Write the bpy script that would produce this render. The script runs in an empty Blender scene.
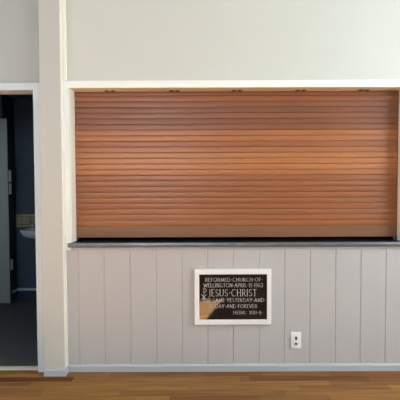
import bpy, bmesh, math, random
from mathutils import Vector, Matrix
random.seed(7)
S = bpy.context.scene
C = S.collection

# ------------------------------------------------------------------ camera
CAM = Vector((0.0, -2.92, 1.370))
PITCH = math.atan(14 / 400); ROLL = math.radians(.2)
cd = bpy.data.cameras.new('camera'); cam = bpy.data.objects.new('camera', cd); C.objects.link(cam)
cd.sensor_width = 36; cd.lens = 36; cd.clip_start = .05
ROT = Matrix.Rotation(math.pi / 2 - PITCH, 3, 'X') @ Matrix.Rotation(-ROLL, 3, 'Z')
cam.location = CAM; cam.rotation_euler = ROT.to_euler()
S.camera = cam

def at(px, py, Y):
    """point of the vertical plane y = Y seen at pixel (px, py)"""
    d = ROT @ Vector(((px - 200) / 400, (200 - py) / 400, -1.0))
    return CAM + d * ((Y - CAM.y) / d.y)

# ------------------------------------------------------------------ helpers
class MB:
    def __init__(s): s.b = bmesh.new()
    def box(s, x0, x1, y0, y1, z0, z1, bev=0, seg=1):
        r = bmesh.ops.create_cube(s.b, size=1)
        for v in r['verts']:
            v.co = Vector((x0 + (v.co.x + .5) * (x1 - x0), y0 + (v.co.y + .5) * (y1 - y0), z0 + (v.co.z + .5) * (z1 - z0)))
        if bev:
            es = list({e for v in r['verts'] for e in v.link_edges})
            bmesh.ops.bevel(s.b, geom=es, offset=bev, segments=seg, affect='EDGES', profile=.6)
        return s
    def prism(s, pts, axis, a0, a1):
        """outline pts (2D) extruded along axis from a0 to a1"""
        def mk(p, a):
            if axis == 'x': return (a, p[0], p[1])
            if axis == 'y': return (p[0], a, p[1])
            return (p[0], p[1], a)
        A = [s.b.verts.new(mk(p, a0)) for p in pts]; B = [s.b.verts.new(mk(p, a1)) for p in pts]
        n = len(pts)
        for i in range(n): s.b.faces.new((A[i], A[(i + 1) % n], B[(i + 1) % n], B[i]))
        s.b.faces.new(A[::-1]); s.b.faces.new(B)
        return s
    def loft(s, rings, cap=True):
        R = [[s.b.verts.new(p) for p in r] for r in rings]
        n = len(R[0])
        for a, b in zip(R, R[1:]):
            for i in range(n): s.b.faces.new((a[i], a[(i + 1) % n], b[(i + 1) % n], b[i]))
        if cap:
            s.b.faces.new(R[0][::-1]); s.b.faces.new(R[-1])
        return s
    def tube(s, path, r, n=12):
        rings = []
        path = [Vector(p) for p in path]
        for i, p in enumerate(path):
            t = (path[min(i + 1, len(path) - 1)] - path[max(i - 1, 0)]).normalized()
            u = t.cross(Vector((0, 0, 1)) if abs(t.z) < .9 else Vector((1, 0, 0))).normalized(); w = t.cross(u)
            rr = r[i] if isinstance(r, (list, tuple)) else r
            rings.append([p + (u * math.cos(a) + w * math.sin(a)) * rr for a in [2 * math.pi * k / n for k in range(n)]])
        return s.loft(rings)
    def build(s, name, mat, parent=None, smooth=False):
        bmesh.ops.recalc_face_normals(s.b, faces=s.b.faces)
        me = bpy.data.meshes.new(name); s.b.to_mesh(me); s.b.free()
        me.materials.append(mat)
        if smooth:
            for p in me.polygons: p.use_smooth = True
            try: me.set_sharp_from_angle(angle=math.radians(35))
            except Exception: pass
        o = bpy.data.objects.new(name, me); C.objects.link(o)
        if parent:
            o.parent = parent; o.location = -parent.location
        return o

def tag(o, label=None, cat=None, group=None, kind=None):
    for k, v in (('label', label), ('category', cat), ('group', group), ('kind', kind)):
        if v: o[k] = v
    return o
def empty(name, loc=(0, 0, 0)):
    o = bpy.data.objects.new(name, None); C.objects.link(o); o.location = loc; o.empty_display_size = .1
    return o
def struct(o): o['kind'] = 'structure'; return o

def node_mat(name):
    m = bpy.data.materials.new(name); m.use_nodes = True
    nt = m.node_tree
    return m, nt, nt.nodes['Principled BSDF']
def mat(name, col, rough=.5, metal=0, spec=.5, bump=0, bscale=200, var=0, vscale=3, coat=0):
    m, nt, p = node_mat(name)
    p.inputs['Base Color'].default_value = (*col, 1); p.inputs['Roughness'].default_value = rough
    p.inputs['Metallic'].default_value = metal; p.inputs['Specular IOR Level'].default_value = spec
    p.inputs['Coat Weight'].default_value = coat
    tc = nt.nodes.new('ShaderNodeTexCoord')
    if bump:
        n = nt.nodes.new('ShaderNodeTexNoise'); n.inputs['Scale'].default_value = bscale; n.inputs['Detail'].default_value = 3
        nt.links.new(tc.outputs['Object'], n.inputs['Vector'])
        b = nt.nodes.new('ShaderNodeBump'); b.inputs['Strength'].default_value = bump; b.inputs['Distance'].default_value = .002
        nt.links.new(n.outputs['Fac'], b.inputs['Height']); nt.links.new(b.outputs['Normal'], p.inputs['Normal'])
    if var:
        n = nt.nodes.new('ShaderNodeTexNoise'); n.inputs['Scale'].default_value = vscale; n.inputs['Detail'].default_value = 4
        nt.links.new(tc.outputs['Object'], n.inputs['Vector'])
        mx = nt.nodes.new('ShaderNodeMix'); mx.data_type = 'RGBA'
        mx.inputs[6].default_value = (*[c * (1 - var) for c in col], 1); mx.inputs[7].default_value = (*[min(1, c * (1 + var)) for c in col], 1)
        nt.links.new(n.outputs['Fac'], mx.inputs[0]); nt.links.new(mx.outputs[2], p.inputs['Base Color'])
    return m

def wood(name, rough, spec, grain=(1.2, 1, 60), amt=.35, coat=0, attr='tint', croug=.2):
    """boards whose own tint is stored per face; grain is stretched along x"""
    m, nt, p = node_mat(name)
    N, L = nt.nodes.new, nt.links.new
    a = N('ShaderNodeAttribute'); a.attribute_name = attr
    tc = N('ShaderNodeTexCoord'); mp = N('ShaderNodeMapping'); mp.inputs['Scale'].default_value = grain
    L(tc.outputs['Object'], mp.inputs['Vector'])
    n = N('ShaderNodeTexNoise'); n.inputs['Scale'].default_value = 2; n.inputs['Detail'].default_value = 5; n.inputs['Roughness'].default_value = .6
    L(mp.outputs[0], n.inputs['Vector'])
    r = N('ShaderNodeMapRange'); r.inputs[1].default_value = .25; r.inputs[2].default_value = .75
    r.inputs[3].default_value = 1 - amt; r.inputs[4].default_value = 1 + amt
    L(n.outputs['Fac'], r.inputs[0])
    mx = N('ShaderNodeVectorMath'); mx.operation = 'SCALE'
    L(a.outputs['Color'], mx.inputs[0]); L(r.outputs[0], mx.inputs['Scale'])
    L(mx.outputs[0], p.inputs['Base Color'])
    p.inputs['Roughness'].default_value = rough; p.inputs['Specular IOR Level'].default_value = spec
    p.inputs['Coat Weight'].default_value = coat; p.inputs['Coat Roughness'].default_value = croug
    b = N('ShaderNodeBump'); b.inputs['Strength'].default_value = .15; b.inputs['Distance'].default_value = .001
    L(n.outputs['Fac'], b.inputs['Height']); L(b.outputs['Normal'], p.inputs['Normal'])
    return m

def set_tints(o, fn):
    me = o.data
    ca = me.color_attributes.new('tint', 'FLOAT_COLOR', 'CORNER')
    for p in me.polygons:
        c = fn(p.center)
        for li in p.loop_indices: ca.data[li].color = (*c, 1)

M = dict(
    wall=mat('cream_wall_paint', (.575, .605, .572), .6, spec=.3, bump=.15, bscale=90, var=.02),
    lower=mat('lower_panel_paint', (.452, .446, .456), .55, spec=.3, bump=.1, bscale=90, var=.02),
    side=mat('side_wall_paint', (.41, .45, .46), .6, spec=.3, bump=.15, bscale=90, var=.02),
    trim=mat('white_trim_gloss', (.84, .855, .84), .3, spec=.5, var=.015),
    door_trim=mat('pale_blue_white_trim', (.56, .65, .73), .35, spec=.5, var=.015),
    base=mat('skirting_paint', (.42, .445, .50), .4, var=.02),
    pillar=mat('pillar_paint', (.495, .51, .495), .55, spec=.3, bump=.12, bscale=80, var=.02),
    batten=mat('warm_white_batten', (.86, .85, .76), .4, var=.02),
    soffit=mat('bare_timber_reveal', (.88, .72, .50), .5, var=.15, vscale=12),
    bench=mat('dark_bench_top', (.012, .012, .014), .35, spec=.3),
    steel=mat('worn_metal_edge', (.15, .16, .18), .35, metal=.7, var=.35, vscale=9),
    navy=mat('navy_paint', (.060, .098, .155), .6, spec=.3, var=.08),
    navy_base=mat('navy_skirting', (.035, .045, .11), .4),
    pale_cap=mat('pale_skirting_cap', (.45, .55, .60), .4),
    lino=mat('grey_lino', (.066, .072, .078), .5, var=.25, vscale=25),
    thresh=mat('threshold_strip', (.62, .60, .52), .4, var=.06),
    leaf=mat('pale_green_door_paint', (.29, .36, .355), .45, var=.04),
    edge_shade=mat('dark_edge_shade', (.03, .035, .04), .5),  # near-black shade, painted on the door edge and alcove wall
    hinge=mat('dull_steel', (.33, .35, .36), .4, metal=.3),
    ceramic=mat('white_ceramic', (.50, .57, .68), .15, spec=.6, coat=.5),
    chrome=mat('chrome', (.8, .8, .8), .12, metal=1),
    brass=mat('old_brass', (.55, .42, .25), .3, metal=.9),
    black=mat('black_hollow', (.012, .012, .012), .6),
    dark=mat('kitchen_dark_paint', (.05, .05, .05), .7),
    frame=mat('white_frame_paint', (.78, .79, .82), .4, var=.015),
    clip=mat('tarnished_clip', (.13, .10, .075), .5),
    plastic=mat('white_plastic', (.80, .80, .84), .3),
    slot=mat('dark_plastic', (.03, .03, .035), .4),
    ink=mat('silver_white_lettering', (.55, .56, .55), .5),
    ceil=mat('ceiling_white', (.75, .75, .72), .7, bump=.1, bscale=60),
    hallwall=mat('hall_wall_paint', (.55, .55, .52), .7, var=.03),
)
M['glass_black'] = mat('polished_black_panel', (.002, .003, .008), .04, spec=.85)
M['shutter'] = wood('varnished_cedar', .36, .55, (1.0, 1, 90), .22, coat=.0)
M['floor'] = wood('timber_floor', .85, .04, (1.0, 22, 1), .38)
m, nt, p = node_mat('square_grey_tile')
br = nt.nodes.new('ShaderNodeTexBrick'); br.offset = 0
tc = nt.nodes.new('ShaderNodeTexCoord'); mp = nt.nodes.new('ShaderNodeMapping'); mp.inputs['Rotation'].default_value = (math.pi / 2, 0, 0)
nt.links.new(tc.outputs['Object'], mp.inputs[0]); nt.links.new(mp.outputs[0], br.inputs['Vector'])
br.inputs['Color1'].default_value = (.40, .40, .35, 1); br.inputs['Color2'].default_value = (.31, .32, .30, 1); br.inputs['Mortar'].default_value = (.10, .10, .09, 1)
br.inputs['Scale'].default_value = 1; br.inputs['Brick Width'].default_value = .1; br.inputs['Row Height'].default_value = .1; br.inputs['Mortar Size'].default_value = .003
nt.links.new(br.outputs['Color'], p.inputs['Base Color']); p.inputs['Roughness'].default_value = .2
M['tile'] = m

# ------------------------------------------------------------------ key measures
D = .10                                        # reveal depth: shutter stands this far behind the wall face
PF = -.065                                     # front face of the pillar
xo0 = at(70.3, 165, 0).x; xo1 = at(405.2, 165, 0).x        # opening, left and right
zo1 = at(230, 88.0, 0).z                       # opening head
zs1 = at(230, 242.6, -.026).z; zs0 = at(230, 247.0, -.03).z   # sill top and bottom edge
zc1 = at(230, 80.2, -.014).z                   # casing top
xc0 = at(64.6, 165, -.014).x                   # casing left edge
H = 3.3                                        # hall ceiling
XR, XL, YB = 3.3, -3.6, -4.6                   # hall: right wall, left wall, wall behind the camera
pl0 = at(41.3, 190, PF).x; pl1 = at(62.0, 190, PF).x       # pillar
dz1 = at(30, 90.6, 0).z; dx1 = at(35.7, 200, 0).x; dx0 = dx1 - .80     # doorway
T = .10                                        # wall thickness

# ------------------------------------------------------------------ floor of the hall, board by board
W = .065
fl = bmesh.new()
tints = {}
GOLD, TAN, RED, DKRED, BRN = (.275, .142, .048), (.26, .136, .055), (.205, .092, .039), (.13, .050, .024), (.22, .112, .045)
def px_x(px, row): return at(px, 186 + 400 * CAM.z / (2.92 + (-.09 - W * (row + .5))), -.09 - W * (row + .5)).x
rowspec = {  # boards seen in the photograph: (ends at pixel x, tint)
    -2: [(400, BRN)],
    -1: [(45, GOLD), (110, TAN), (205, BRN), (262, RED), (330, BRN), (430, RED)],
    0: [(3, DKRED), (73, DKRED), (240, TAN), (250, BRN), (368, (.165, .075, .034)), (460, RED)],
    1: [(30, BRN), (130, GOLD), (255, TAN), (330, GOLD), (440, BRN)],
    2: [(44, TAN), (190, GOLD), (300, TAN), (390, BRN), (500, GOLD)],
    3: [(42, BRN), (120, GOLD), (285, BRN), (420, TAN)],
    4: [(-20, TAN), (170, GOLD), (260, RED), (330, BRN), (440, GOLD)],
}
cols = []
ys0 = .0
row = -2
while True:
    y1 = -.09 - W * row; y0 = y1 - W
    if y1 <= YB: break
    y1 = min(y1, .02); y0 = max(y0, YB)
    segs = []
    x = XL
    if row in rowspec:
        for px, t in rowspec[row]:
            e = px_x(px, row)
            if e > x: segs.append((x, min(e, XR), t)); x = e
    while x < XR:
        e = min(x + random.uniform(.9, 2.4), XR)
        t = random.choice([GOLD, TAN, GOLD, TAN, BRN, RED]); k = random.uniform(.85, 1.15)
        segs.append((x, e, tuple(c * k for c in t))); x = e
    for x0, x1, t in segs:
        g = .0006
        r = bmesh.ops.create_cube(fl, size=1)
        for v in r['verts']:
            v.co = Vector((x0 + g + (v.co.x + .5) * (x1 - x0 - 2 * g), y0 + g + (v.co.y + .5) * (y1 - y0 - 2 * g), -.02 + (v.co.z + .5) * .02))
        for f in {f for v in r['verts'] for f in v.link_faces}: cols.append(t)
    row += 1
r = bmesh.ops.create_cube(fl, size=1)           # dark bed under the boards
for v in r['verts']:
    v.co = Vector((XL + (v.co.x + .5) * (XR - XL), YB + (v.co.y + .5) * (.02 - YB), -.06 + (v.co.z + .5) * .0585 * 1))
for f in {f for v in r['verts'] for f in v.link_faces}: cols.append((.05, .025, .012))
fl.faces.ensure_lookup_table()
me = bpy.data.meshes.new('floor'); fl.to_mesh(me); fl.free(); me.materials.append(M['floor'])
ca = me.color_attributes.new('tint', 'FLOAT_COLOR', 'CORNER')
for p_, c in zip(me.polygons, cols):
    for li in p_.loop_indices: ca.data[li].color = (*c, 1)
o = bpy.data.objects.new('floor', me); C.objects.link(o); struct(o)

bz_ = .05
# ------------------------------------------------------------------ the wall with the servery
grooves = [at(px, 357, 0).x for px in (79.5, 105, 130.8, 156.4, 182, 207.5, 233, 258.7, 284, 309.4, 334.7, 359.7, 384.6)]
while grooves[-1] < XR - .25: grooves.append(grooves[-1] + .1855)
lw = MB()
gw, gd = .0065, .0042
out = [(pl1 - .05, T), (pl1 - .05, 0)]
for g in grooves: out += [(g - gw, 0), (g - gw * .4, gd), (g + gw * .4, gd), (g + gw, 0)]
out += [(XR, 0), (XR, T)]
lw.prism(out, 'z', -.02, zs0 - .001)
struct(lw.build('wall_lower', M['lower']))
up = MB()
up.box(pl1 - .05, XR, 0, T, zo1 + .012, H)
up.box(pl1 - .05, xo0, 0, T, zs0, zo1 + .012).box(xo1, XR, 0, T, zs0, zo1 + .012)
struct(up.build('wall_upper', M['wall']))
sd = MB()
sd.box(XL, pl0 + .02, .0, T, dz1 + .012, H).box(dx1 + .012, pl0 + .02, 0, T, -.02, dz1 + .012).box(XL, dx0 - .012, 0, T, -.02, dz1 + .012)
struct(sd.build('wall_left', M['side']))
pi = MB().box(pl0, pl1, PF, T, 0, H, .002)
struct(pi.build('wall_pillar', M['pillar']))
struct(MB().box(pl1, pl1 + .005, PF + .001, -.0005, bz_, H, .001).build('pillar_lit_strip', M['batten']))  # added pale strip that paints the pillar's right side as brightly lit
# corner batten beside the pillar, above the servery casing
struct(MB().box(pl1 + .0055, at(66.8, 100, -.02).x, -.022, 0, zc1, H, .003).build('trim_1', M['batten']))

# servery surround: one window of the setting
win = struct(empty('window_1', ((xo0 + xo1) / 2, 0, zs1)))
ct = .016
cs = MB()
cs.box(xc0, xo0, -ct, 0, zs0 - .022, zc1, .003, 2)
cs.box(xc0, xo1 + .045, -ct - .001, 0, zo1, zc1, .003, 2)
cs.box(xo1, xo1 + .045, -ct, 0, zs0 - .022, zc1, .003, 2)
cs.build('window_frame', M['trim'], win)
sf = MB().box(xo0 + .0005, xo1 - .0005, -.001, D + .05, zo1, zo1 + .012).build('head_reveal', M['soffit'], win)
cl = MB()
for px in (110, 174.5, 237, 300.5, 363.5):
    x = at(px, 91, .075).x
    for s_ in (-1, 1):
        cl = MB()
        cl.box(x + s_ * .022 - .017, x + s_ * .022 + .017, .055, .085, zo1 - .005, zo1, .002)
        cl.tube([(x + s_ * .022, .068, zo1 - .008), (x + s_ * .022, .068, zo1 - .004)], .006, 8)
        cl.build('fixing_plate', M['clip'], win)
jb = MB().box(xo0, xo0 + .006, .001, D + .05, zs1, zo1).box(xo1 - .006, xo1, .001, D + .05, zs1, zo1)
jb.build('side_reveal', M['batten'], win)
sl = MB()
xs0 = at(67.6, 244, -.03).x
def edge_prof(b, x0, x1, yb):
    z0, z1 = zs0, zs1; h = z1 - z0
    b.prism([(yb, z0), (-.027, z0), (-.030, z0 + .003), (-.030, z1 - h * .50), (-.027, z1 - h * .10), (-.026, z1), (min(yb, -.023), z1), (min(yb, -.023), z1 - .0015), (yb, z1 - .0015)], 'x', x0, x1)
edge_prof(sl, xo0 + .0005, xo1 - .0005, .0)
edge_prof(sl, xs0, xo0 + .0005, -ct); edge_prof(sl, xo1 - .0005, xo1 + .03, -ct)
sl.build('sill_edge', M['steel'], win)
MB().box(xo0 + .0005, xo1 - .0005, -.0229, .40, zs1 - .0014, zs1 - .0001).build('window_sill', M['bench'], win)
ap = MB().box(xo0, xo1, -.006, 0, zs0 - .020, zs0 - .001, .002)
ap.build('apron', M['lower'], win)

# kitchen behind the shutter: dark, closed box
kb = MB()
kx0, kx1, ky = xo0 - .0, XR, 1.6
kb.box(kx0 - .02, kx1, ky, ky + .05, -.02, 2.6).box(kx0 - .07, kx0 - .02, T, ky, -.02, 2.6).box(kx1, kx1 + .05, T, ky, -.02, 2.6)
struct(kb.build('wall_kitchen', M['dark']))
struct(MB().box(kx0 - .07, kx1 + .05, T, ky + .05, 2.6, 2.65).build('ceiling_kitchen', M['dark']))
struct(MB().box(kx0 - .07, kx1 + .05, .06, ky + .05, -.06, -.02).build('floor_kitchen', M['dark']))

# skirtings
bz = at(200, 364.6, -.014).z
prof = lambda y: [(y, 0), (y - .014, 0), (y - .014, bz - .012), (y - .006, bz), (y, bz)]
bb = MB().prism(prof(0), 'x', pl1, XR)
struct(bb.build('baseboard_front', M['base']))
bq = MB()
bq.prism(prof(PF), 'x', pl0, pl1 + .014)
bq.box(pl1, pl1 + .014, PF, -.012, 0, bz - .004, .002)
struct(bq.build('baseboard_pillar', M['base']))

# ------------------------------------------------------------------ the doorway
dr = struct(empty('door_1', ((dx0 + dx1) / 2, 0, 0)))
dt = .018
dzt = at(20, 82.6, -dt).z
cw = pl0 - dx1 - .001
f = MB()
f.box(dx1, pl0 - .0005, -dt, 0, 0, dzt, .003).box(dx0 - .06, dx0, -dt, 0, 0, dzt, .003).box(dx0 - .06, pl0 - .0005, -dt - .001, 0, dz1, dzt, .003)
f.build('door_frame', M['door_trim'], dr)
f = MB().box(dx1, dx1 + .012, -.001, T + .02, 0, dz1).box(dx0 - .012, dx0, 0, T + .02, 0, dz1)
f.build('door_jamb', M['door_trim'], dr)
f = MB().box(dx0, dx1, -.001, T + .02, dz1, dz1 + .012)
f.build('door_head', M['trim'], dr)
f = MB().box(dx0, dx1, .025, .075, -.02, .008, .003)
f.build('threshold', M['thresh'], dr)

# ------------------------------------------------------------------ room beyond the doorway
BY = 2.02; AX = at(16.6, 250, BY).x; LY = 1.68
lx = at(9.2, 250, LY).x
rx = xo0 - .12
struct(MB().box(XL, rx, .075, BY + .1, -.05, 0).build('floor_washroom', M['lino']))
struct(MB().box(XL, rx, T, BY + .1, 2.45, 2.5).build('ceiling_washroom', M['navy']))
struct(MB().box(AX, rx, BY, BY + .08, 0, 2.45).build('wall_back', M['navy']))
struct(MB().box(AX - .09, AX, LY + .045, BY + .08, 0, 2.45).build('wall_alcove', M['edge_shade']))  # near-black in place of navy, painting in the dark shadow gap
struct(MB().box(XL, AX - .09, LY + .20, LY + .28, 0, 2.45).build('wall_stall', M['navy']))
struct(MB().box(rx, rx + .04, T, BY + .1, 0, 2.45).build('wall_right', M['navy']))
wv = MB(); wy0, wy1, wz0, wz1 = .35, 1.35, 1.2, 2.0
wv.box(XL - .05, XL, T, wy0, 0, 2.45).box(XL - .05, XL, wy1, LY + .2, 0, 2.45).box(XL - .05, XL, wy0, wy1, 0, wz0).box(XL - .05, XL, wy0, wy1, wz1, 2.45)
struct(wv.build('wall_side', M['navy']))
wv = MB()
for y in (wy0, .84, wy1 - .03): wv.box(XL - .04, XL - .01, y, y + .03, wz0, wz1)
wv.box(XL - .04, XL - .01, wy0, wy1, wz0, wz0 + .03).box(XL - .04, XL - .01, wy0, wy1, wz1 - .03, wz1)
struct(wv.build('added_window', M['trim']))  # unseen window added to let fill light into the washroom
sk = struct(empty('baseboard_back', (AX, BY, 0)))
sh = at(25, 288.2, BY - .015).z
MB().box(AX, rx, BY - .014, BY, 0, sh - .03).box(AX, AX + .014, LY + .06, BY, 0, sh - .03).build('skirting_board', M['navy_base'], sk)
MB().box(AX, rx, BY - .020, BY, sh - .03, sh, .004).box(AX, AX + .020, LY + .06, BY, sh - .03, sh, .004).build('skirting_cap', M['pale_cap'], sk)
# inner door leaf
dl = struct(empty('door_2', (lx, LY, 0)))
zt = at(5, 118.5, LY).z; zb = at(5, 303.3, LY).z
lf = MB().box(lx - .78, lx, LY, LY + .038, max(.006, zb), zt, .002).build('door_leaf', M['leaf'], dl)
MB().box(lx - .001, lx + .004, LY + .002, LY + .036, max(.006, zb), zt).build('door_edge_shade', M['edge_shade'], dl)  # dark strip paints the shade on the leaf's edge
def hinge(y0, y1):
    a = at(11, y0, LY).z; b = at(11, y1, LY).z
    h = MB()
    h.tube([(lx + .020, LY + .004, b), (lx + .020, LY + .004, a)], .009, 12)
    h.tube([(lx + .020, LY + .004, a - .002), (lx + .020, LY + .004, a + .006)], [.006, .003], 10)
    h.box(lx + .002, lx + .036, LY + .012, LY + .015, b, a)
    return h.build('hinge', M['hinge'], dl, True)
hinge(170.5, 181.8); hinge(183.6, 194.2); hinge(259.5, 270)
# tiled splashback
tz1 = at(25, 214.3, BY - .008).z; tz0 = at(25, 229.6, BY - .008).z
sp = MB().box(AX + .002, AX + .62, BY - .009, BY - .0005, max(tz0, at(25, 231.2, 1.58).z + .001), tz1, .001).build('tile_splashback', M['tile'])
tag(sp, 'low grey tiled splashback on the navy wall behind the basin', 'splashback')
# wash basin
bcx, bw, bd = at(16.2, 235, 1.65).x + .26, .26, .40
by1 = BY - .0003
def bring(z, kx, ky, y_back=None, n=40):
    pts = []
    for k in range(n):
        a = 2 * math.pi * k / n
        ca_, sa = math.cos(a), math.sin(a)
        ex = math.copysign(abs(ca_) ** .65, ca_) * bw * kx
        ey = math.copysign(abs(sa) ** .65, sa)
        yy = by1 - bd / 2 + ey * bd / 2 * ky
        if y_back is not None: yy = by1 - bd / 2 + (bd / 2 if ey > 0 else bd / 2 * ky) * ey
        pts.append((bcx + ex, yy, z))
    return pts
zr = at(25, 231.2, 1.58).z; zbt = at(25, 241.6, 1.58).z
ws = empty('wash_basin', (bcx, BY, zr))
bs = MB().loft([bring(zbt, .45, .35, 1), bring(zbt + .012, .70, .60, 1), bring(zbt + .045, .90, .86, 1), bring(zr - .028, .985, .98, 1), bring(zr - .006, 1.0, 1.0, 1), bring(zr, .985, .985, 1),
                bring(zr, .84, .70), bring(zr - .02, .80, .66), bring(zr - .09, .5, .42)])
bs.build('bowl', M['ceramic'], ws, True)
MB().tube([(bcx, by1 - bd / 2, zr - .089), (bcx, by1 - bd / 2, zr - .086)], .022, 16).build('drain', M['chrome'], ws)
MB().tube([(bcx, by1 - bd / 2, zbt + .005), (bcx, by1 - bd / 2, zbt - .14), (bcx, by1 - bd / 2 + .03, zbt - .19), (bcx, by1 - .02, zbt - .19), (bcx, by1 - .002, zbt - .19)], .017, 12).build('waste_pipe', M['chrome'], ws, True)
tag(ws, 'small white wall basin under tiles in the dark room through the doorway', 'basin')
tx = at(29.3, 225, 1.86).x
for i, (dx, sgn) in enumerate(((0, 1), (.17, -1))):
    x = tx + dx
    tp = MB()
    tp.tube([(x, BY - .07, zr - .001), (x, BY - .07, zr + .012), (x, BY - .07, zr + .05), (x, BY - .07, zr + .065)], [.022, .015, .013, .012], 14)
    tp.tube([(x, BY - .07, zr + .045), (x, BY - .105, zr + .055), (x, BY - .135, zr + .045), (x, BY - .14, zr + .025)], [.010, .010, .009, .008], 12)
    t_ = tp.build('tap', M['brass'], ws, True)
    hd = MB().tube([(x, BY - .07, zr + .065), (x, BY - .07, zr + .085)], [.008, .010], 10)
    hd.tube([(x - .028, BY - .07, zr + .09), (x + .028, BY - .07, zr + .09)], .007, 8).tube([(x, BY - .098, zr + .09), (x, BY - .042, zr + .09)], .007, 8)
    h_ = hd.build('tap_handle', M['brass'], None, True); h_.parent = t_

# ------------------------------------------------------------------ the timber shutter
zt_ = at(236, 91.9, D).z; zb_ = at(236, 237.1, D).z; zr_ = at(236, 225.5, D).z
sx0 = xo0 + .007; sx1 = at(398.9, 95, D).x
first = at(236, 95.4, D).z
n = 23
pitch = (first - zr_) / n
sh = empty('roller_shutter', ((sx0 + sx1) / 2, D, zb_))
edges = [zo1 - .0005, first] + [first - pitch * (k + 1) for k in range(n)]
cu = bmesh.new()
tl = []
base = {  # tint per slat counted from the top
}
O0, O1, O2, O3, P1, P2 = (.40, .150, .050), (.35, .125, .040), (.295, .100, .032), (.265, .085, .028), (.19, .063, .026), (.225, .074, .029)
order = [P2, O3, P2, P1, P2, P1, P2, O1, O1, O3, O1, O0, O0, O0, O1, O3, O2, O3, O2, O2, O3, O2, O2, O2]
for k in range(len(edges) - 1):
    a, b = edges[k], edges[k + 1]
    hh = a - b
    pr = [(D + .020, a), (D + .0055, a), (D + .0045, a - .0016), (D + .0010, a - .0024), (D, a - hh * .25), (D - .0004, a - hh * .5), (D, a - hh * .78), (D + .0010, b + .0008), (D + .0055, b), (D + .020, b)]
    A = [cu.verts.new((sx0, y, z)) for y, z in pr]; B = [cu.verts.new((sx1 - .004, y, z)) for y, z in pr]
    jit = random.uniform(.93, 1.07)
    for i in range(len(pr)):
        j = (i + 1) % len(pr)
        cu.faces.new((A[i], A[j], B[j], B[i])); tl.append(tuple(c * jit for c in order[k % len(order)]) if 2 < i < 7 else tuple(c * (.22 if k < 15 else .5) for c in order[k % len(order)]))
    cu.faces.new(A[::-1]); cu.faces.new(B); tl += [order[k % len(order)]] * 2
bmesh.ops.recalc_face_normals(cu, faces=cu.faces)
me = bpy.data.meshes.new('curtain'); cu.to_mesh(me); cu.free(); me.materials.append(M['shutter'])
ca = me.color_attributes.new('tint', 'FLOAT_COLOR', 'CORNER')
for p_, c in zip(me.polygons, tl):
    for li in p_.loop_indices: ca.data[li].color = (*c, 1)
o = bpy.data.objects.new('curtain', me); C.objects.link(o); o.parent = sh; o.location = -sh.location
rl = MB().box(sx0, sx1 - .004, D - .003, D + .022, zb_, zr_ - .001, .003, 2).build('bottom_rail', M['shutter'], sh)
set_tints(rl, lambda c: (.215, .094, .044))
rl['label'] = 'plain wide brown bottom rail'
MB().box(sx1 - .003, sx1 + .003, D - .004, D + .03, zs1 + .0005, zo1 - .0005).build('side_channel', M['slot'], sh)
MB().box(sx0 - .006, sx0 - .0005, D + .001, D + .03, zs1 + .0005, zo1 - .0005).build('side_channel', M['slot'], sh)
tag(sh, 'wide closed timber slatted shutter above the metal-edged servery sill', 'shutter')

# ------------------------------------------------------------------ the plaque
PY = -.022
a = at(194.4, 269.4, PY); b = at(271.3, 324.6, PY)
fx0, fx1, fz1, fz0 = a.x, b.x, a.z, b.z
a = at(199.2, 274.6, PY); b = at(267.0, 319.6, PY)
gx0, gx1, gz1, gz0 = a.x, b.x, a.z, b.z
pq = empty('plaque', ((fx0 + fx1) / 2, 0, fz0))
fr = MB()
fr.box(fx0, gx0, PY, -.0005, fz0, fz1, .002).box(gx1, fx1, PY, -.0005, fz0, fz1, .002)
fr.box(gx0 - .001, gx1 + .001, PY, -.0005, fz0, gz0, .002).box(gx0 - .001, gx1 + .001, PY, -.0005, gz1, fz1, .002)
fr.build('frame', M['frame'], pq)
GY = PY + .004
MB().box(gx0, gx1, GY, -.003, gz0, gz1).build('panel', M['glass_black'], pq)
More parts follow.
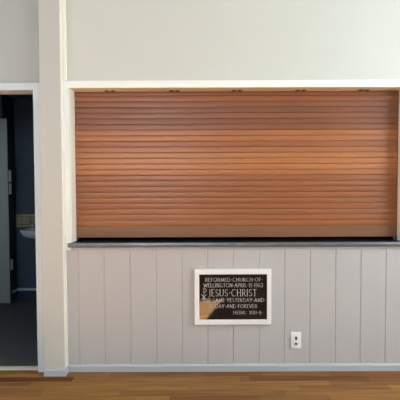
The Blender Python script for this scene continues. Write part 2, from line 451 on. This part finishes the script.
# lettering: drawn strokes with serifs, one mesh per line of text
def arc(cx, cy, rx_, ry, a0, a1, n=10):
    return [(cx + rx_ * math.cos(math.radians(a0 + (a1 - a0) * k / n)), cy + ry * math.sin(math.radians(a0 + (a1 - a0) * k / n))) for k in range(n + 1)]
G = {  # width, strokes
    'A': (.72, [[(0.02, 0), (.36, 1)], [(.36, 1), (.70, 0)], [(.15, .36), (.57, .36)]]),
    'B': (.55, [[(.08, 0), (.08, 1)], [(.08, 1)] + arc(.25, .76, .22, .24, 90, -90) + [(.08, .52)], [(.08, .52)] + arc(.26, .26, .27, .26, 90, -90) + [(.08, 0)]]),
    'C': (.72, [arc(.42, .5, .38, .5, 55, 305, 16)]),
    'D': (.70, [[(.08, 0), (.08, 1)], [(.08, 1)] + arc(.26, .5, .40, .5, 90, -90, 14) + [(.08, 0)]]),
    'E': (.50, [[(.08, 0), (.08, 1)], [(.08, 1), (.48, 1)], [(.08, .52), (.42, .52)], [(.08, 0), (.48, 0)]]),
    'F': (.48, [[(.08, 0), (.08, 1)], [(.08, 1), (.47, 1)], [(.08, .52), (.40, .52)]]),
    'G': (.74, [arc(.42, .5, .38, .5, 55, 320, 16), [(.68, .42), (.68, .1)], [(.5, .42), (.70, .42)]]),
    'H': (.68, [[(.08, 0), (.08, 1)], [(.60, 0), (.60, 1)], [(.08, .52), (.60, .52)]]),
    'I': (.20, [[(.10, 0), (.10, 1)]]),
    'J': (.34, [[(.24, 1), (.24, .1), (.18, -.08), (.02, -.16)]]),
    'L': (.48, [[(.08, 1), (.08, 0)], [(.08, 0), (.47, 0)]]),
    'M': (.86, [[(.08, 0), (.14, 1)], [(.14, 1), (.43, .1), (.72, 1)], [(.72, 1), (.78, 0)]]),
    'N': (.72, [[(.08, 0), (.08, 1)], [(.08, 1), (.64, 0)], [(.64, 0), (.64, 1)]]),
    'O': (.80, [arc(.40, .5, .37, .5, 0, 360, 22)]),
    'P': (.52, [[(.08, 0), (.08, 1)], [(.08, 1)] + arc(.25, .73, .25, .27, 90, -90) + [(.08, .46)]]),
    'R': (.60, [[(.08, 0), (.08, 1)], [(.08, 1)] + arc(.25, .74, .24, .26, 90, -90) + [(.08, .48)], [(.27, .48), (.58, 0)]]),
    'S': (.50, [arc(.25, .74, .20, .26, 35, 270, 10)[:] + arc(.25, .24, .21, .24, 90, -145, 10)]),
    'T': (.60, [[(.30, 0), (.30, 1)], [(.02, 1), (.58, 1)]]),
    'U': (.68, [[(.08, 1), (.08, .3)] + arc(.34, .28, .26, .28, 180, 360, 10) + [(.60, 1)]]),
    'V': (.68, [[(.02, 1), (.34, 0)], [(.34, 0), (.66, 1)]]),
    'W': (.98, [[(.02, 1), (.27, 0)], [(.27, 0), (.49, .9)], [(.49, .9), (.71, 0)], [(.71, 0), (.96, 1)]]),
    'X': (.66, [[(.04, 0), (.62, 1)], [(.04, 1), (.62, 0)]]),
    'Y': (.64, [[(.02, 1), (.32, .48)], [(.62, 1), (.32, .48)], [(.32, .48), (.32, 0)]]),
    '1': (.26, [[(.04, .86), (.14, 1), (.14, 0)]]),
    '3': (.48, [arc(.22, .75, .20, .25, 145, -80, 10) + arc(.22, .25, .23, .26, 80, -145, 10)]),
    '5': (.46, [[(.42, 1), (.12, 1), (.08, .55)] + arc(.20, .29, .23, .29, 110, -135, 10)]),
    '6': (.52, [[(.42, .98)] + arc(.36, .38, .30, .6, 100, 180, 6) , arc(.27, .28, .21, .28, 0, 360, 14)]),
    '8': (.50, [arc(.25, .75, .18, .25, 0, 360, 14), arc(.25, .26, .22, .26, 0, 360, 14)]),
    '9': (.52, [[(.10, .02)] + arc(.16, .62, .30, .6, -80, 0, 6), arc(.25, .72, .21, .28, 0, 360, 14)]),
    ' ': (.30, []),
}
for ch, d in (('·', .5), (':', None)):
    dot = lambda y: [(.14, y + .055), (.085, y), (.14, y - .055), (.195, y), (.14, y + .055)]
    G[ch] = (.28, [dot(.5)] if d else [dot(.2), dot(.75)])
def line(txt, px0, px1, ytop, ybot, th=.115, wide=.07):
    """strokes of a line of capitals fitted between two pixel columns of the plaque"""
    p0 = at(px0, ybot, GY); p1 = at(px1, ytop, GY)
    h = p1.z - p0.z
    adv = sum(G[c][0] + .16 for c in txt) - .16
    sx = (p1.x - p0.x) / adv
    b = bmesh.new()
    y = GY - .0006
    def quad(q0, q1, t):
        d = Vector(q1) - Vector(q0)
        if d.length < 1e-7: return
        u = d.normalized(); nn = Vector((-u.y, u.x)) * t / 2; e = u * t * .3
        c2 = [Vector(q0) - e + nn, Vector(q1) + e + nn, Vector(q1) + e - nn, Vector(q0) - e - nn]
        F = [b.verts.new((c.x, y, c.y)) for c in c2]; K = [b.verts.new((c.x, GY, c.y)) for c in c2]
        b.faces.new(F); b.faces.new(K[::-1])
        for i in range(4): b.faces.new((F[i], F[(i + 1) % 4], K[(i + 1) % 4], K[i]))
    x = p0.x
    for ch in txt:
        w, st = G[ch]
        for s_ in st:
            pts = [(x + q[0] * sx, p0.z + q[1] * h) for q in s_]
            for q0, q1 in zip(pts, pts[1:]):
                vert = abs(q1[1] - q0[1]) > abs(q1[0] - q0[0])
                quad(q0, q1, h * (th if vert else wide))
            if ch not in '·:OC':
                for q, r_ in ((s_[0], pts[0]), (s_[-1], pts[-1])):
                    if q[1] in (0, 1) and ch not in 'E LTF' or (q[1] in (0, 1) and abs(s_[0][0] - s_[-1][0]) < .02):
                        quad((r_[0] - .075 * h, r_[1]), (r_[0] + .075 * h, r_[1]), h * wide * .8)
        x += (w + .16) * sx
    bmesh.ops.recalc_face_normals(b, faces=b.faces)
    me = bpy.data.meshes.new('inscription'); b.to_mesh(me); b.free(); me.materials.append(M['ink'])
    o = bpy.data.objects.new('inscription', me); C.objects.link(o); o.parent = pq; o.location = -pq.location
    return o
line('REFORMED·CHURCH·OF·', 205.2, 262.6, 277.9, 281.6)
line('WELLINGTON·APRIL·15·1963', 203.6, 262.8, 283.3, 287.2)
line('JESUS·CHRIST', 208.4, 256.6, 289.4, 296.2, .085, .05)
line('THE·SAME·YESTERDAY·AND·', 202.8, 265.4, 298.3, 302.0)
line('TODAY·AND·FOREVER', 209.0, 257.2, 304.3, 308.0)
line('HEBR: XIII·8·', 233.2, 263.0, 310.9, 314.2)
G['☧'] = (1.0, [[(.5, -.0), (.5, 1)], [(.5, 1)] + arc(.58, .80, .34, .2, 90, -90, 10) + [(.5, .60)], [(.10, .02), (.90, .44)], [(.10, .44), (.90, .02)]])
line('☧', 201.0, 206.8, 288.2, 299.6, .04, .035).name = 'chi_rho_emblem'
tag(pq, 'white-framed black plaque with pale lettering hung below the shutter sill', 'plaque')

# ------------------------------------------------------------------ the power point
OY = -.012
a = at(291.2, 332.4, OY); b = at(301.2, 348.4, OY)
po = empty('power_outlet', ((a.x + b.x) / 2, 0, b.z))
MB().box(a.x, b.x, OY, -.0005, b.z, a.z, .004, 2).build('plate', M['plastic'], po, True)
def op(x, y, w, h, name, m_, dpt=.003):
    c = at(x, y, OY)
    return MB().box(c.x - w / 2, c.x + w / 2, OY - dpt, OY + .001, c.z - h / 2, c.z + h / 2, min(w, h, dpt) * .3).build(name, m_, po)
op(296.1, 338.2, .015, .024, 'switch', M['slot'], .004)['label'] = 'dark rocker switch'
op(296.1, 343.9, .020, .014, 'socket', M['slot'], .002)['label'] = 'dark pin socket'
for dz in (.046, -.046):
    cx = (a.x + b.x) / 2; cz = (a.z + b.z) / 2 + dz
    MB().tube([(cx, OY + .001, cz), (cx, OY - .0012, cz)], .0028, 10).build('screw', M['plastic'], po)
tag(po, 'small white power point low on the panelled wall above the skirting', 'power outlet')

# ------------------------------------------------------------------ the rest of the hall, behind and beside the camera
struct(MB().box(XL, XR, YB, T, H, H + .1).build('ceiling', M['ceil']))
def wall_y(name, y, holes, x0=XL, x1=XR):
    b = MB(); xs = x0
    for (a0, a1, z0, z1) in sorted(holes):
        b.box(xs, a0, y - .1, y, -.06, H).box(a0, a1, y - .1, y, -.06, z0).box(a0, a1, y - .1, y, z1, H); xs = a1
    b.box(xs, x1, y - .1, y, -.06, H)
    return struct(b.build(name, M['hallwall']))
def wall_x(name, x, out_, holes):
    b = MB(); ys = YB
    for (a0, a1, z0, z1) in sorted(holes):
        b.box(x, x + out_, ys, a0, -.06, H).box(x, x + out_, a0, a1, -.06, z0).box(x, x + out_, a0, a1, z1, H); ys = a1
    b.box(x, x + out_, ys, T, -.06, H)
    return struct(b.build(name, M['hallwall']))
SUN_E = math.radians(35)
# the sun falls in through a high window behind the camera
def mirror(px, py):
    d = at(px, py, GY) - CAM; p = at(px, py, GY); t = -p.z / d.z
    return p.x + d.x * t, GY - d.y * t
f0, f1 = mirror(223.5, 301), mirror(209, 319)
az = Vector((f1[0] - f0[0], f1[1] - f0[1])).normalized()
def floor_to_wall(X, Y):
    t = (Y - YB) / az.y
    return X - az.x * t, t * math.tan(SUN_E)
wx1, _ = floor_to_wall(*f1)
_, whead = floor_to_wall(f1[0], f1[1] + .12); _, wsill = floor_to_wall(*f0)
print('SUN', f0, f1, az, wsill, whead)
HB = [(-1.7, -.1, 1.5, 2.5), (wx1 - .5, wx1, wsill, whead)]
HR = [(-3.0, -.6, 1.1, 2.8)]
HL = [(-4.0, -2.2, 1.0, 2.7)]
wall_y('wall_rear', YB, HB); wall_x('wall_hall_right', XR, .1, HR); wall_x('wall_hall_left', XL, -.1, HL)
def area(name, loc, rot, sx, sy, power, col):
    l = bpy.data.lights.new(name, 'AREA'); l.shape = 'RECTANGLE'; l.size = sx; l.size_y = sy; l.energy = power; l.color = col
    o = bpy.data.objects.new(name, l); C.objects.link(o); o.location = loc; o.rotation_euler = rot
    return o
area('daylight_right', (XR + .12, -1.8, 1.95), (0, math.pi / 2, 0), 1.7, 2.4, 100, (.90, .98, 1.0))
area('daylight_left', (XL - .12, -3.1, 1.85), (0, -math.pi / 2, 0), 1.7, 1.8, 30, (.88, .95, 1.0))
area('daylight_rear', (-.9, YB - .12, 2.0), (math.pi / 2, 0, 0), 1.6, 1.0, 40, (.85, .95, 1.0))
area('fill_washroom', (XL - .08, .85, 1.6), (0, -math.pi / 2, 0), .8, 1.0, 4.5, (.80, .92, 1.0))  # fill lamp added to brighten the dark washroom
def mull(name, verts): struct(verts.build(name, M['trim']))
b = MB()
for y in (-3.0, -2.2, -1.4, -.63): b.box(XR + .02, XR + .06, y, y + .03, 1.1, 2.8)
b.box(XR + .02, XR + .06, -3.0, -.6, 1.1, 1.14).box(XR + .02, XR + .06, -3.0, -.6, 2.76, 2.8)
mull('window_2', b)
b = MB()
for y in (-4.0, -3.1, -2.23): b.box(XL - .06, XL - .02, y, y + .03, 1.0, 2.7)
b.box(XL - .06, XL - .02, -4.0, -2.2, 1.0, 1.04).box(XL - .06, XL - .02, -4.0, -2.2, 2.66, 2.7)
mull('window_3', b)
b = MB()
for x in (-1.7, -.92, -.14): b.box(x, x + .04, YB - .06, YB - .02, 1.5, 2.5)
b.box(-1.7, -.1, YB - .06, YB - .02, 1.5, 1.54).box(-1.7, -.1, YB - .06, YB - .02, 2.46, 2.5)
mull('window_5', b)
sl_ = bpy.data.lights.new('sun', 'SUN'); sl_.energy = 95; sl_.angle = math.radians(.6); sl_.color = (1, .95, .84)
so = bpy.data.objects.new('sun', sl_); C.objects.link(so)
dv = Vector((az.x * math.cos(SUN_E), az.y * math.cos(SUN_E), -math.sin(SUN_E)))
so.rotation_euler = dv.to_track_quat('-Z', 'Y').to_euler(); so.location = (1, -8, 5)

w = bpy.data.worlds.new('sky'); S.world = w; w.use_nodes = True
w.node_tree.nodes['Background'].inputs[0].default_value = (.55, .68, .85, 1)
w.node_tree.nodes['Background'].inputs[1].default_value = 1.0

S.view_settings.view_transform = 'Standard'; S.view_settings.look = 'None'
S.view_settings.gamma = 1; S.view_settings.use_curve_mapping = False
S.view_settings.exposure = .29
